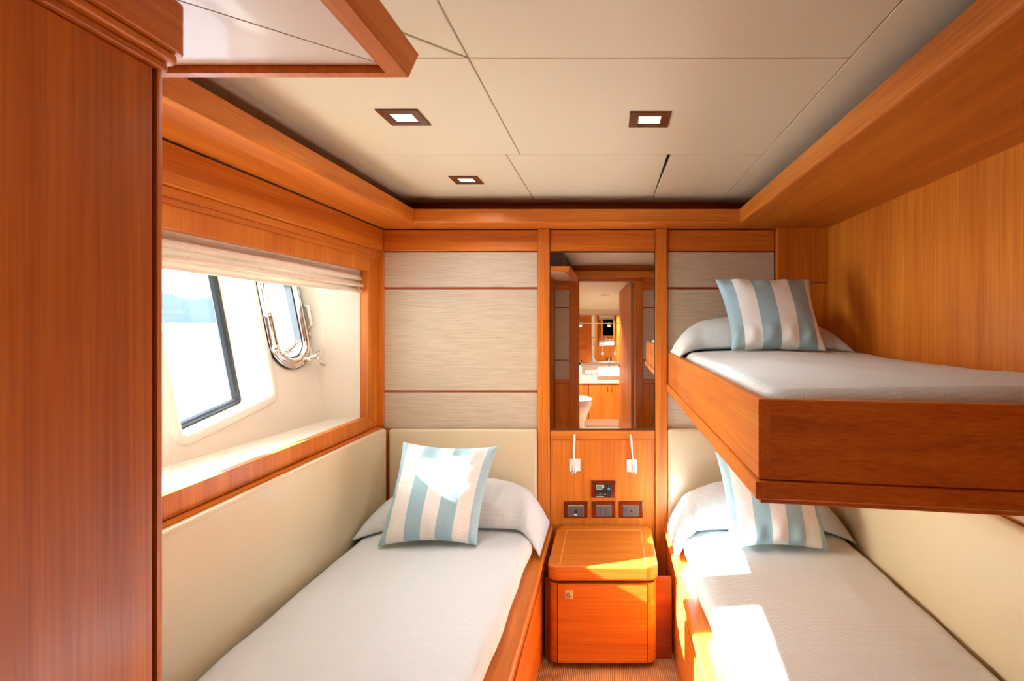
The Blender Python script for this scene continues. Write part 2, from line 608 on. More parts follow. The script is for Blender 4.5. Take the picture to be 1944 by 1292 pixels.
W1 = roundquad([(1.765, -0.373), (2.187, -0.292), (2.191, 0.325), (1.765, 0.325)], 0.022)
W3 = roundquad([(1.13, -0.425), (1.585, -0.388), (1.585, 0.325), (1.13, 0.325)], 0.022)
def stadium(cy, cz, hw, hh, r, n=8):
    return rrect(cy - hw, cy + hw, cz - hh, cz + hh, r, n)
PC = (2.34, 0.035)
W2 = stadium(PC[0], PC[1], 0.105, 0.215, 0.10)

def hullfill(holes, y0, y1, z0, z1):
    bm = bmesh.new()
    edges = []
    for lp in [[(y0, z0), (y1, z0), (y1, z1), (y0, z1)]] + holes:
        vs = [bm.verts.new((hull(y, z), y, z)) for y, z in lp]
        edges += [bm.edges.new((vs[i], vs[(i + 1) % len(vs)])) for i in range(len(vs))]
    bmesh.ops.triangle_fill(bm, use_beauty=True, use_dissolve=False, edges=edges, normal=HN)
    return bm
gg = G()
gg.merge(hullfill([W1, W2, W3], 0.90, 2.60, -0.62, 0.50))
def reveal(gg, lp, dx, dz):
    bm = gg.bm
    A = [bm.verts.new((hull(y, z), y, z)) for y, z in lp]
    Bv = [bm.verts.new((hull(y, z) + dx, y, z + dz)) for y, z in lp]
    for i in range(len(lp)):
        f = bm.faces.new((A[i], A[(i + 1) % len(lp)], Bv[(i + 1) % len(lp)], Bv[i]))
        f.smooth = False
REV = (-0.135, -0.036)
for lp in (W1, W3):
    reveal(gg, lp, *REV)
reveal(gg, W2, -0.08, -0.01)
# recess: sill, far end, top, near end
gg.box(-1.62, FX - 0.028, 0.92, 2.60, -0.475, -0.452)
gg.prism([(-1.192, YO + 0.001), (-1.192, YO + 0.04), (-1.70, YO + 0.04), (-1.70, 2.44), (-1.33, 2.495)], 2, -0.47, 0.40)
gg.box(-1.75, FX - 0.028, 0.92, 2.60, 0.35, 0.37)
gg.box(-1.75, FX - 0.028, 0.92, 0.96, -0.47, 0.40)
struct(gg.build('trim_4', GRP, fix=False), 'cream moulded window recess with sunlit sill', 'window recess')

def hull_loop(lp, dx=0.0, dz=0.0):
    """3D loop with inward and normal directions for sweep()"""
    n = len(lp)
    off = offset_loop(lp, 0.01)
    out = []
    for i in range(n):
        p = Vector((hull(*lp[i]) + dx, lp[i][0], lp[i][1] + dz))
        q = Vector((hull(*off[i]) + dx, off[i][0], off[i][1] + dz))
        out.append((p, (q - p) / 0.01, HN))
    return out
def pane(lp, dx, dz, th=0.008):
    gp = G()
    bm = gp.bm
    A = [bm.verts.new((hull(y, z) + dx, y, z + dz)) for y, z in lp]
    Bv = [bm.verts.new((hull(y, z) + dx - th, y, z + dz)) for y, z in lp]
    bm.faces.new(A); bm.faces.new(Bv[::-1])
    for i in range(len(lp)):
        bm.faces.new((A[i], A[(i + 1) % len(lp)], Bv[(i + 1) % len(lp)], Bv[i]))
    return gp

def big_window(name, lp, label):
    fl = G().sweep(hull_loop(lp), [(0.0, -0.004), (-0.003, 0.006), (-0.012, 0.010), (-0.030, 0.009), (-0.036, 0.004), (-0.037, -0.004)], True).build(name, GRP)
    struct(fl, label, 'window')
    G().sweep(hull_loop(lp, *REV), [(0.0, -0.004), (0.0, 0.016), (0.012, 0.018), (0.020, 0.012), (0.026, 0.0), (0.026, -0.004)]).build('gasket', RUBBER, fl)
    pane(offset_loop(lp, 0.012), REV[0] - 0.001, REV[1]).build('pane', GLASS, fl)
    return fl
big_window('window_1', W1, 'tall slanted fixed window with black gasket beside the porthole')
big_window('window_3', W3, 'slanted fixed window nearest the tall wardrobe')

# porthole
ring = G().sweep(hull_loop(W2), [(-0.022, -0.003), (-0.024, 0.010), (-0.016, 0.016), (-0.012, 0.014), (-0.010, 0.020), (0.004, 0.030), (0.020, 0.024), (0.026, 0.008), (0.022, -0.02), (-0.004, -0.03)], True).build('window_2', CHROME)
struct(ring, 'polished steel opening porthole with latches beside the fixed window', 'window')
G().sweep(hull_loop(W2), [(0.020, 0.012), (0.030, 0.010), (0.030, -0.02), (0.018, -0.02)]).build('gasket', RUBBER, ring)
pane(offset_loop(W2, 0.018), -0.012, 0.0).build('pane', GLASS, ring)
def HP(y, z, h): return Vector((hull(y, z), y, z)) + HN * h
G().sweep(hull_loop(offset_loop(W2, -0.018)), [(0, 0.002), (0, 0.012), (-0.006, 0.012), (-0.006, 0.002)]).build('seal_line', RUBBER, ring)
# hinge bar on the left with three knuckles
G().tube([HP(2.212, 0.17, 0.036), HP(2.212, -0.12, 0.036)], 0.006).build('hinge_bar', CHROME, ring)
for z in (0.165, 0.03, -0.115):
    G().tube([HP(2.212, z + 0.014, 0.036), HP(2.212, z - 0.014, 0.036)], 0.012, 12).tube([HP(2.212, z, 0.036), HP(2.245, z, 0.020)], 0.007).build('hinge_knuckle', CHROME, ring)
def dog(y, z, dy, dz):
    s = Vector((dy, dz)).normalized()
    a = HP(y, z, 0.014); b_ = HP(y, z, 0.055)
    e = HP(y + s.x * 0.05, z + s.y * 0.05, 0.062)
    gd = G().tube([a, b_], 0.011, 10)
    gd.tube([b_, (b_ + e) / 2 + HN * 0.004, e], [0.009, 0.007, 0.009], 10)
    # eyelet at the end of the lever
    c = e
    ax = (e - b_).normalized()
    up = HN
    gd.tube([c + (ax * math.cos(t * PI / 6) + up * math.sin(t * PI / 6)) * 0.012 for t in range(12)], 0.004, 6, True)
    gd.build('latch', CHROME, ring)
dog(2.255, 0.165, 1, -0.1)
dog(2.262, -0.13, 0.8, 0.6)
dog(2.405, -0.17, 0.7, 0.4)
dog(2.425, -0.165, 0.6, -0.7)
G().tube([HP(2.475, 0.075, 0.012), HP(2.478, 0.07, 0.03), HP(2.478, -0.015, 0.03), HP(2.475, -0.025, 0.012)], 0.007).build('stay_bar', WHITEP, ring)
G().tube([HP(2.478, -0.055, 0.004), HP(2.478, -0.055, 0.022)], 0.010, 10).build('catch', CHROME, ring)

# ------------------------------------------------------------------ roman blind
bl = thing('roman_blind', (-1.20, 1.76, 0.14), 'beige linen roman blind drawn up in folds above the window', 'blind')
B(-1.245, -1.186, 0.965, 2.553, 0.246, 0.30, 0.003).build('headrail', WHITEP, bl)
for k, (zt, zb, xo) in enumerate(((0.262, 0.200, 0.0), (0.208, 0.166, 0.010), (0.174, 0.138, 0.005))):
    gb = G()
    NP = 14
    prof = []
    for i in range(NP + 1):
        t = i / NP
        # falls flat, then rolls out into a full lip
        q = max(0.0, (t - 0.25) / 0.75)
        prof.append((-1.212 + xo + 0.036 * math.sin(PI * q * 0.72) * (q ** 0.5), zt + (zb - zt) * (t if t < 0.9 else 0.9 + (t - 0.9) * 0.9)))
    back = [(x - 0.010, z + 0.004) for x, z in prof[::-1]]
    full = prof + back
    nb = 14
    def P(i, y):
        x, z = full[i]
        return (x + 0.0015 * math.sin(y * 5 + k), y, z + 0.002 * math.sin(y * 7 + k * 2))
    ys = [0.965 + 1.585 * j / nb for j in range(nb + 1)]
    R = [[gb.bm.verts.new(P(i, y)) for i in range(len(full))] for y in ys]
    for j in range(nb):
        for i in range(len(full)):
            f = gb.bm.faces.new((R[j][i], R[j + 1][i], R[j + 1][(i + 1) % len(full)], R[j][(i + 1) % len(full)]))
            f.smooth = True
    gb.bm.faces.new(R[0][::-1]); gb.bm.faces.new(R[-1])
    gb.build('fold', BLINDM, bl)

# ------------------------------------------------------------------ rear wall with bathroom doorway (seen in the mirror)
DX0, DX1, DTOP = -0.330, 0.262, 0.432
wf = G().box(XL, DX0, YF - 0.06, YF, FL - 0.05, CE + 0.07).box(DX1, XR, YF - 0.06, YF, FL - 0.05, CE + 0.07).box(DX0, DX1, YF - 0.06, YF, DTOP, CE + 0.07)
wf = struct(wf.build('wall_front', WX), 'teak wall with the bathroom doorway, seen in the mirror', 'wall')
for a, b in ((-0.58, -0.425), (0.335, XR - 0.02)):
    for z0, z1 in ((0.165, 0.335), (-0.385, 0.150), (-0.590, -0.400)):
        B(a, b, YF - 0.01, YF + 0.012, z0, z1, 0.002).build('fabric_panel', FABW, wf)
    for z in (0.1575, -0.3925):
        B(a, b, YF - 0.01, YF + 0.008, z - 0.006, z + 0.006, 0).build('trim_strip', WRED, wf)
    B(a, b, YF - 0.01, YF + 0.02, -0.63, -0.595, 0.003).build('rail', WX, wf)
    B(a, b, YF - 0.01, YF + 0.012, FL, -0.64, 0.002).build('lower_panel', WZ, wf)
for a, b in ((-0.425, DX0), (DX1, 0.335)):
    B(a, b, YF - 0.062, YF + 0.025, FL, DTOP + 0.02, 0.004).build('door_casing', WZ, wf)
B(-0.425, 0.335, YF - 0.062, YF + 0.025, DTOP, DTOP + 0.033, 0.003).build('door_casing', WX, wf)
struct(B(-0.715, CXR, YF + 0.002, YF + 0.10, CB, CT, 0.005).build('trim_5', WX), 'teak cornice above the bathroom door, seen in the mirror', 'cornice')

# ------------------------------------------------------------------ wardrobe at the left
WXF = -0.584
WYF = 0.690           # far corner
wd = thing('wardrobe', (-0.85, 0.2, FL), 'tall teak wardrobe at the left with rounded edge and stepped cornice', 'wardrobe')
B(-1.12, WXF - 0.004, YF + 0.03, WYF, FL, 0.33, 0).build('carcass', WDARK, wd)
B(WXF - 0.03, WXF, YF + 0.035, WYF - 0.004, FL + 0.01, 0.326, 0.002).build('door', WZ, wd)
pts = [(WXF - 0.012, WYF + 0.0005)] + [(WXF - 0.016 + 0.0175 * math.cos(a), WYF + 0.0005 + 0.019 * math.sin(a)) for a in [i * PI / 16 for i in range(9)]] + [(-1.12, WYF + 0.0195), (-1.12, WYF + 0.0005)]
G().prism(pts, 2, FL, 0.327, 0).build('corner_post', WZ, wd)
def cornice_step(name, ext, z0, z1, bev):
    r = 0.016
    xo = WXF + ext; yo = WYF + 0.016 + ext * 0.4
    pl = [(-1.12, YF + 0.03), (xo, YF + 0.03)] + [(xo - r + r * math.cos(a), yo - r + r * math.sin(a)) for a in [i * PI / 12 for i in range(7)]] + [(-1.12, yo)]
    G().prism(pl, 2, z0, z1, bev, 3).build(name, WY, wd)
cornice_step('cornice_step', 0.008, 0.3265, 0.3375, 0.004)
cornice_step('cornice_step', 0.017, 0.3375, 0.3505, 0.005)
cornice_step('cornice_fascia', 0.0235, 0.3505, 0.4165, 0.002)

# ------------------------------------------------------------------ overhead locker tray beside the wardrobe
ol = thing('overhead_locker', (-0.53, 0.3, 0.418), 'teak framed overhead locker with cream underside projecting from the wardrobe', 'locker')
TX, TY = -0.345, 0.917
tz0, tz1 = 0.418, 0.462
def rim(pts_b, pts_t, name):
    gb = G()
    A = [gb.bm.verts.new((x, y, tz0)) for x, y in pts_b]
    Bv = [gb.bm.verts.new((x, y, tz1)) for x, y in pts_t]
    gb.bm.faces.new(A); gb.bm.faces.new(Bv)
    for i in range(len(A)):
        gb.bm.faces.new((A[i], A[(i + 1) % len(A)], Bv[(i + 1) % len(A)], Bv[i]))
    gb.build(name, WY, ol)
rim([(TX - 0.032, YF + 0.03), (TX, YF + 0.03), (TX, TY), (TX - 0.032, TY - 0.016)], [(TX - 0.032, YF + 0.03), (TX + 0.014, YF + 0.03), (TX + 0.014, TY + 0.01), (TX - 0.032, TY - 0.016)], 'side_rim')
rim([(-1.05, TY - 0.016), (TX - 0.032, TY - 0.016), (TX, TY), (-1.05, TY)], [(-1.05, TY - 0.016), (TX - 0.032, TY - 0.016), (TX + 0.014, TY + 0.01), (-1.05, TY + 0.01)], 'front_rim')
# two underside panels divided by an oblique seam
yA, yB = YF + 0.035, TY - 0.017
s = lambda x: yB - 0.02 - (x - (TX - 0.06)) * -1.15
G().prism([(-1.05, yB), (-1.05, 0.295), (TX - 0.034, yB - 0.001)], 2, 0.4305, 0.461, 0).build('underside_panel', CREAMPANEL, ol)
G().prism([(-1.05, 0.292), (-1.05, yA), (TX - 0.034, yA), (TX - 0.034, yB - 0.004)], 2, 0.431, 0.4615, 0).build('underside_panel', CREAMPANEL, ol)
B(-0.90, -0.40, YF + 0.11, 0.86, 0.463, 0.592, 0).build('upper_block', WDARK, ol)

# ------------------------------------------------------------------ mirror
mr = thing('wall_mirror', (px(1145), D - 0.01, pz(812)), 'tall frameless mirror between the two teak stiles of the end wall', 'mirror')
B(bays[1][0] + 0.004, bays[1][1] - 0.004, D - 0.012, D - 0.006, pz(812), pz(480), 0.0).build('mirror_glass', MIRR, mr)
B(bays[1][0] + 0.002, bays[1][1] - 0.002, D - 0.020, D - 0.004, pz(815), pz(812), 0.001, 1).build('bottom_channel', BROWNF, mr)

# ------------------------------------------------------------------ padded leather panels
def padded(name, x0, x1, y0, y1, z0, z1, label, r=0.016):
    o = G().box(x0, x1, y0, y1, z0, z1, r, 4).build(name, LEATHER, smooth=True)
    return tag(o, label, 'headboard')
padded('padded_panel', XL + 0.001, XL + 0.034, 0.73, 2.63, -0.985, -0.514, 'long cream leather panel along the wall under the window')
padded('padded_panel', XL + 0.036, ST[0][0] - 0.002, D - 0.048, D - 0.011, -0.985, -0.522, 'cream leather headboard panel behind the left bed')
padded('padded_panel', ST[1][1] + 0.002, XR - 0.036, D - 0.048, D - 0.011, -0.985, -0.522, 'cream leather headboard panel behind the lower right bed')
padded('padded_panel', XR - 0.034, XR - 0.001, 0.70, 2.63, -0.985, -0.520, 'long cream leather panel along the right wall beneath the bunk')

# ------------------------------------------------------------------ beds
def bed_base(side, y0, label):
    sg = -1 if side == 'L' else 1
    xo = -0.280 if side == 'L' else 0.262      # outer edge towards the aisle
    xi = XL + 0.004 if side == 'L' else XR - 0.004
    o = thing('platform_bed', ((xo + xi) / 2, (y0 + 2.66) / 2, FL), label, 'bed')
    def bx(a, b, *r, **k):
        return B(min(a, b), max(a, b), *r, **k)
    bx(xi, xo + sg * 0.022, y0, 2.645, FL, -1.03, bev=0).build('carcass', WDARK, o)
    # ledge with a rounded nose
    r = 0.014
    pr = [(xi, -1.03), (xo + sg * 0.004, -1.03)]
    pr += [(xo + sg * (r - r * math.cos(a)), -1.0 - r + r * math.sin(a)) for a in [i * PI / 12 for i in range(7)]]
    pr += [(xi, -1.0)]
    G().prism(pr, 1, y0, 2.650, 0).build('ledge', WY, o)
    bx(xo + sg * 0.012, xo + sg * 0.03, y0, 2.645, -1.075, -1.032, bev=0.002).build('apron', WY, o)
    ys = [y0 + 0.01, y0 + 0.01 + (2.10 - y0) * 0.5, 2.10] if side == 'R' else [y0 + 0.01, y0 + (2.2 - y0) * 0.5, 2.2]
    for ya, yb in zip(ys, ys[1:]):
        d = bx(xo + sg * 0.006, xo + sg * 0.024, ya + 0.003, yb - 0.003, FL + 0.05, -1.079, bev=0.003).build('drawer', WY, o)
    bx(xo + sg * 0.010, xo + sg * 0.024, 2.1 + (0.1 if side == 'L' else 0.0), 2.645, FL, -1.079, bev=0.001).build('end_panel', WZ, o)
    bx(xo + sg * 0.03, xo + sg * 0.05, y0, 2.2, FL, FL + 0.05, bev=0).build('plinth', WDARK, o)
    return o
bed_base('L', 0.73, 'teak bed base with drawers under the left bed below the window')
bed_base('R', 0.66, 'teak bed base with drawers under the lower right bed')

def mattress(name, x0, x1, y0, y1, zb, zt, label, skew=0.0, r=0.045, seed=0.0, rl=None, puff=0.010):
    """soft slab: a rounded cross section swept along y, with puckers"""
    NU, NV = 44, 60
    per = []
    hw = (x1 - x0) / 2; hh = (zt - zb) / 2
    rr = min(r, hh * 0.95)
    base = rrect(-hw, hw, -hh, hh, rr, 7)
    # resample: more points on the long top and bottom edges
    pl = []
    for i in range(len(base)):
        a, b_ = Vector(base[i]), Vector(base[(i + 1) % len(base)])
        k = max(1, int((b_ - a).length / 0.03))
        pl += [a + (b_ - a) * j / k for j in range(k)]
    gm = G()
    rings = []
    nY = NV
    cap = []
    for j in range(nY + 1):
        t = j / nY
        y = y0 + (y1 - y0) * t
        e = min(t, 1 - t) * (y1 - y0)
        q = min(e / rr, 1.0)
        sh = rr * (1 - math.sqrt(max(0, 1 - (1 - q) ** 2)))       # rounding at both ends
        row = []
        for p in pl:
            fx = (hw - sh) / hw; fz = (hh - sh) / hh
            X = p.x * fx; Z = p.y * fz
            yy = y + skew * (X + hw) * (1 - t)
            top = max(0.0, Z / hh)
            dz = puff * top * (1 - (X / hw) ** 4) * (0.6 + 0.4 * math.sin(3 * y + seed))
            nzv = mnoise.noise(Vector((X * 3.1 + seed, yy * 2.3, seed))) * 0.010 + mnoise.noise(Vector((X * 9 + seed, yy * 7, 3))) * 0.003
            dx = mnoise.noise(Vector((yy * 5 + seed, Z * 6, 7.7))) * 0.011 * (abs(X) / hw) ** 6
            row.append(gm.bm.verts.new(((x0 + x1) / 2 + X + dx, yy, (zb + zt) / 2 + Z + dz + nzv * top)))
        rings.append(row)
    k = len(pl)
    for j in range(nY):
        for i in range(k):
            f = gm.bm.faces.new((rings[j][i], rings[j][(i + 1) % k], rings[j + 1][(i + 1) % k], rings[j + 1][i]))
            f.smooth = True
    gm.bm.faces.new(rings[0][::-1]); gm.bm.faces.new(rings[-1])
    o = gm.build(name, COVER)
    return tag(o, label, 'mattress')
mattress('mattress', XL + 0.043, -0.338, 0.745, 2.618, -0.998, BZ + 0.004, 'mattress with white woven coverlet on the left bed', seed=1.3)
mattress('mattress', 0.312, XR - 0.044, 0.68, 2.618, -0.998, BZ - 0.004, 'mattress with white woven coverlet on the lower right bed', seed=4.1)

# ------------------------------------------------------------------ upper bunk
BX0, BY0 = 0.285, 1.034
SK = -0.16
bk = thing('upper_bunk', (0.67, 1.85, -0.345), 'teak upper bunk frame with dark end board fixed to the right wall', 'bunk')
ft, fb = -0.147, -0.302
def skewprism(x0, x1, ya, yb, z0, z1, name, mat, bev=0.002):
    return G().prism([(x0, ya + SK * (x0 - BX0)), (x1, ya + SK * (x1 - BX0)), (x1, yb + SK * (x1 - BX0)), (x0, yb + SK * (x0 - BX0))], 2, z0, z1, bev, 1).build(name, mat, bk)
G().prism([(BX0, BY0), (BX0 + 0.022, BY0 + SK * 0.022), (BX0 + 0.022, 2.645), (BX0, 2.645)], 2, fb, ft, 0.002, 1).build('side_board', WY, bk)
skewprism(BX0 + 0.003, XR - 0.003, BY0 + 0.0005, BY0 + 0.022, fb, ft - 0.0005, 'end_board', WX)
G().prism([(BX0 - 0.008, BY0 - 0.008), (BX0 + 0.02, BY0 - 0.008 + SK * 0.02), (BX0 + 0.02, 2.645), (BX0 - 0.008, 2.645)], 2, -0.338, fb - 0.0008, 0.004, 2).build('side_moulding', WY, bk)
skewprism(BX0 - 0.007, XR - 0.003, BY0 - 0.0085, BY0 + 0.02, -0.3375, fb - 0.001, 'end_moulding', WX, 0.003)
G().prism([(BX0 + 0.004, BY0 + 0.002), (XR - 0.004, BY0 + 0.002 + SK * (XR - BX0)), (XR - 0.004, 2.64), (BX0 + 0.004, 2.64)], 2, -0.348, -0.325, 0.002, 1).build('bottom_board', WX, bk)
G().prism([(BX0 + 0.024, BY0 + 0.026), (XR - 0.004, BY0 + 0.026 + SK * (XR - BX0)), (XR - 0.004, 2.64), (BX0 + 0.024, 2.64)], 2, -0.32, -0.235, 0).build('slat_base', WDARK, bk)
mattress('mattress', BX0 + 0.034, XR - 0.014, BY0 + 0.036, 2.615, -0.233, -0.128, 'mattress with cream coverlet on the upper bunk', skew=SK, r=0.030, seed=7.7, puff=0.006)

# ------------------------------------------------------------------ bed pillows under the coverlet ends
def bed_pillow(x0, x1, y0, y1, zb, H, label, flapL=0.0, flapR=0.0, px_=2.6, py_=2.2, seed=0.0, lean=0.0, edge=0.0):
    NU, NV = 54, 34
    def f(u, v):
        a = 2 * u - 1; b_ = 2 * v - 1
        # hem drops forward at both ends
        yf = y0 - edge * max(0, abs(a) - 0.72) / 0.28
        y = yf + (y1 - yf) * v
        x = x0 + (x1 - x0) * u
        X = max(0.0, 1 - abs(a) ** px_) ** 0.55
        Yp = max(0.0, 1 - abs(b_ * 0.98) ** py_) ** 0.6
        h = H * X * Yp * (1 + lean * a)
        h += (mnoise.noise(Vector((x * 7 + seed, y * 9, seed))) * 0.012 + mnoise.noise(Vector((x * 20 + seed, y * 20, 2))) * 0.004) * X * Yp
        z = zb + h
        if flapR and a > 0.80:
            z -= flapR * ((a - 0.80) / 0.20) ** 1.2
        if flapL and a < -0.80:
            z -= flapL * ((-a - 0.80) / 0.20) ** 1.2
        if v == 0: z = max(z, zb - (flapR if a > 0.8 else flapL if a < -0.8 else 0) * (abs(a) - 0.8) / 0.2) 
        return (x, y, z)
    gp = G()
    gp.grid(f, NU, NV)
    # thickness towards below: close with an underside
    bm = gp.bm
    ed = [e for e in bm.edges if e.is_boundary]
    ret = bmesh.ops.extrude_edge_only(bm, edges=ed)
    nv = [e for e in ret['geom'] if isinstance(e, bmesh.types.BMVert)]
    cx, cy = (x0 + x1) / 2, (y0 + y1) / 2
    for v_ in nv:
        v_.co.z -= 0.007
        v_.co.x += (cx - v_.co.x) * 0.01
        v_.co.y += (cy - v_.co.y) * 0.03
    es = [e for e in bm.edges if e.is_boundary]
    bmesh.ops.contextual_create(bm, geom=es)
    for fc in bm.faces: fc.smooth = True
    o = gp.build('bed_pillow', COVER)
    return tag(o, label, 'pillow', 'bed pillows')
bed_pillow(XL + 0.040, -0.296, 2.325, 2.628, BZ + 0.008, 0.185, 'plump white pillow wrapped in coverlet on the left bed', flapR=0.065, seed=2.0, lean=0.12, edge=0.08)
bed_pillow(0.272, XR - 0.040, 2.335, 2.628, BZ + 0.002, 0.180, 'plump white pillow wrapped in coverlet on the lower right bed', flapL=0.065, seed=5.0, edge=0.10, lean=0.0)
bed_pillow(BX0 + 0.004, XR - 0.045, 2.30, 2.612, -0.122, 0.150, 'plump cream pillow on the upper bunk', flapL=0.018, seed=9.0, edge=0.06, px_=3.0)

# ------------------------------------------------------------------ striped cushions
def cushion(BL, BR, TR, TL, T, mat, label, seed=0.0, pinch=0.11):
    BL, BR, TR, TL = map(Vector, (BL, BR, TR, TL))
    nrm = ((BR - BL).cross(TL - BL)).normalized()          # towards the camera for these corners
    N = 40
    def make(side):
        def f(u, v):
            a = 2 * u - 1; b_ = 2 * v - 1
            aa = a * (1 - pinch * (1 - b_ * b_) * abs(a) ** 3)
            bb = b_ * (1 - pinch * (1 - a * a) * abs(b_) ** 3)
            U = (aa + 1) / 2; Vv = (bb + 1) / 2
            p = (BL * (1 - U) + BR * U) * (1 - Vv) + (TL * (1 - U) + TR * U) * Vv
            q = (max(0, 1 - a * a) * max(0, 1 - b_ * b_))
            h = T * q ** 0.42
            edge = max(abs(a), abs(b_))
            wv = math.sin(a * 16 + seed + math.sin(b_ * 3)) * max(0, -b_ - 0.45) + math.sin(a * 13 + seed * 2) * max(0, b_ - 0.5) * 1.5 + math.sin(b_ * 14 + seed) * max(0, abs(a) - 0.6) * 0.8
            h += 0.028 * wv * (1 - edge ** 6) * q ** 0.2
            h += 0.006 * mnoise.noise(Vector((a * 2.2 + seed, b_ * 2.2, side)))* q ** 0.3
            return p + nrm * h * side
        return f
    gc = G()
    gc.grid(make(1), N, N, uvs=True)
    gc.grid(make(-1), N, N, uvs=True, flip=True)
    bmesh.ops.remove_doubles(gc.bm, verts=gc.bm.verts, dist=0.0004)
    o = gc.build('striped_cushion', mat)
    sb = o.modifiers.new('soft', 'SUBSURF')
    sb.levels = 1; sb.render_levels = 1
    return tag(o, label, 'cushion', 'striped cushions on the beds')
STR1 = stripe_mat('striped_cotton', [0.09, 0.27, 0.43, 0.58, 0.75, 0.91], SBLUE, SWHITE)
STR2 = stripe_mat('striped_cotton_bunk', [0.15, 0.34, 0.53, 0.71, 0.90, 0.985], srgb(150, 176, 182), SWHITE)
cushion((-0.940, 2.155, -0.902), (-0.535, 2.165, -0.902), (-0.480, 2.325, -0.530), (-0.900, 2.325, -0.510), 0.085, STR1, 'blue and white striped cushion with sun patch on the left bed', 0.4)
cushion((0.470, 2.160, -0.912), (0.880, 2.140, -0.914), (0.870, 2.330, -0.575), (0.447, 2.330, -0.555), 0.085, STR1, 'blue and white striped cushion on the lower right bed beneath the bunk', 2.4)
cushion((0.485, 2.165, -0.116), (0.862, 2.130, -0.116), (0.868, 2.330, 0.188), (0.452, 2.350, 0.192), 0.080, STR2, 'grey-blue and cream striped cushion on the upper bunk', 4.4)

# ------------------------------------------------------------------ nightstand
ns = thing('nightstand', (-0.03, 2.43, FL), 'teak bedside cabinet with rounded corners between the two lower beds', 'nightstand')
nx0, nx1, ny0, ny1 = -0.262, 0.198, 2.205, 2.655
bodyp = rrect(nx0 + 0.008, nx1 - 0.006, ny0 + 0.008, ny1 - 0.01, 0.045, 8, (1, 1, 0, 0))
G().prism(bodyp, 2, FL + 0.028, -1.075, 0.0).build('body', WX, ns)
B(nx0 + 0.03, nx1 - 0.03, ny0 + 0.05, ny1 - 0.02, FL, FL + 0.028, 0).build('plinth', WDARK, ns)
B(nx0 + 0.02, nx1 - 0.02, ny0 + 0.02, ny1 - 0.02, -1.076, -1.062, 0).build('shadow_gap', WDARK, ns)
for xa, xb in ((-0.2795, nx0 + 0.012), (nx1 - 0.010, 0.2615)):
    B(xa, xb, 2.285, 2.305, FL, -1.085, 0.002).build('side_filler', WRED, ns)
topp = rrect(nx0, nx1, ny0, ny1, 0.05, 10, (1, 1, 1, 1))
G().prism(topp, 2, -1.063, -1.0, 0.010, 3).build('top', WX, ns)
xi0, xi1, yi0, yi1, th = nx0 + 0.05, nx1 - 0.05, ny0 + 0.018, ny1 - 0.06, 0.0022
for a in ((xi0, xi0 + th * 2, yi0, yi1), (xi1 - th * 2, xi1, yi0, yi1), (xi0 + th * 2, xi1 - th * 2, yi1 - th * 3, yi1)):
    B(a[0], a[1], a[2], a[3], -1.004, -0.9993, 0).build('inlay_strip', INLAY, ns)
dr = B(nx0 + 0.046, nx1 - 0.046, ny0 + 0.004, ny0 + 0.02, FL + 0.032, -1.079, 0.002).build('door', WX, ns)
for x in (nx0 + 0.0445, nx1 - 0.0445):
    B(x - 0.0016, x + 0.0016, ny0 + 0.007, ny0 + 0.02, FL + 0.03, -1.077, 0).build('joint_line', WDARK, ns)
pxx, pzz = px(1080, 2.21), pz(1128, 2.21)
pl = B(pxx - 0.017, pxx + 0.017, ny0 + 0.0005, ny0 + 0.006, pzz - 0.017, pzz + 0.017, 0.002).build('push_lock', BRASS, dr)
gk = G()
gk.tube([(pxx + 0.009 * math.cos(t * PI / 10), ny0 - 0.001, pzz + 0.009 * math.sin(t * PI / 10)) for t in range(20)], 0.0022, 6, True)
gk.tube([(pxx, ny0 + 0.002, pzz), (pxx, ny0 - 0.004, pzz)], 0.006, 12)
gk.build('knob', CHROME, dr)

# ------------------------------------------------------------------ sockets and control panel
YP = D - 0.010
def plate(cx, cy, wpx, hpx, name, label, cat):
    X0, X1 = px(cx - wpx / 2), px(cx + wpx / 2)
    Za, Zb = pz(cy + hpx / 2), pz(cy - hpx / 2)
    o = thing(name, ((X0 + X1) / 2, YP, Za), label, cat)
    fr = G()
    t = 0.018
    B(X0, X1, YP - 0.007, YP + 0.002, Za, Zb, 0.0025, 2).build('bezel', BEZEL, o)
    for xx in (X0 + 0.003, X1 - 0.015):
        B(xx, xx + 0.012, YP - 0.0078, YP - 0.003, Zb - 0.016, Zb - 0.005, 0.0005, 1).build('clip_slot', BLACKP, o)
    return o, X0, X1, Za, Zb
def dot(cx, cz, r, o, mat, name, y=YP - 0.0135, d=0.003, n=12):
    G().tube([(cx, y + d, cz), (cx, y, cz)], r, n).build(name, mat, o)
def module(o, X0, X1, Za, Zb, dz0=0.012, mat=GREYP):
    a, b, c, d = X0 + 0.021, X1 - 0.021, Za + 0.010, Zb - 0.020
    G().box(a - 0.002, b + 0.002, YP - 0.010, YP, c - 0.002, d + 0.002, 0.0015, 1).build('surround', CHROME, o)
    m_ = B(a, b, YP - 0.0125, YP, c, d, 0.0015, 1).build('module', mat, o)
    return m_, a, b, c, d
o, *r = plate(1093.5, 965, 45, 31, 'wall_socket', 'leftmost of three mahogany framed sockets, with square data port', 'socket')
m_, a, b, c, d = module(o, *r)
B(a + 0.034, a + 0.046, YP - 0.0135, YP, c + 0.014, c + 0.032, 0).build('port', BLACKP, m_)
B(a + 0.030, a + 0.046, YP - 0.0138, YP, c + 0.006, c + 0.013, 0).build('port_cover', WHITEP, m_)
for k in range(3): dot(b - 0.011, c + 0.011 + k * 0.0125, 0.0026, m_, BLACKP, 'pin_hole')
o, *r = plate(1146, 965, 45, 31, 'light_switch', 'middle of three mahogany framed plates, with grey rocker switches', 'switch')
m_, a, b, c, d = module(o, *r)
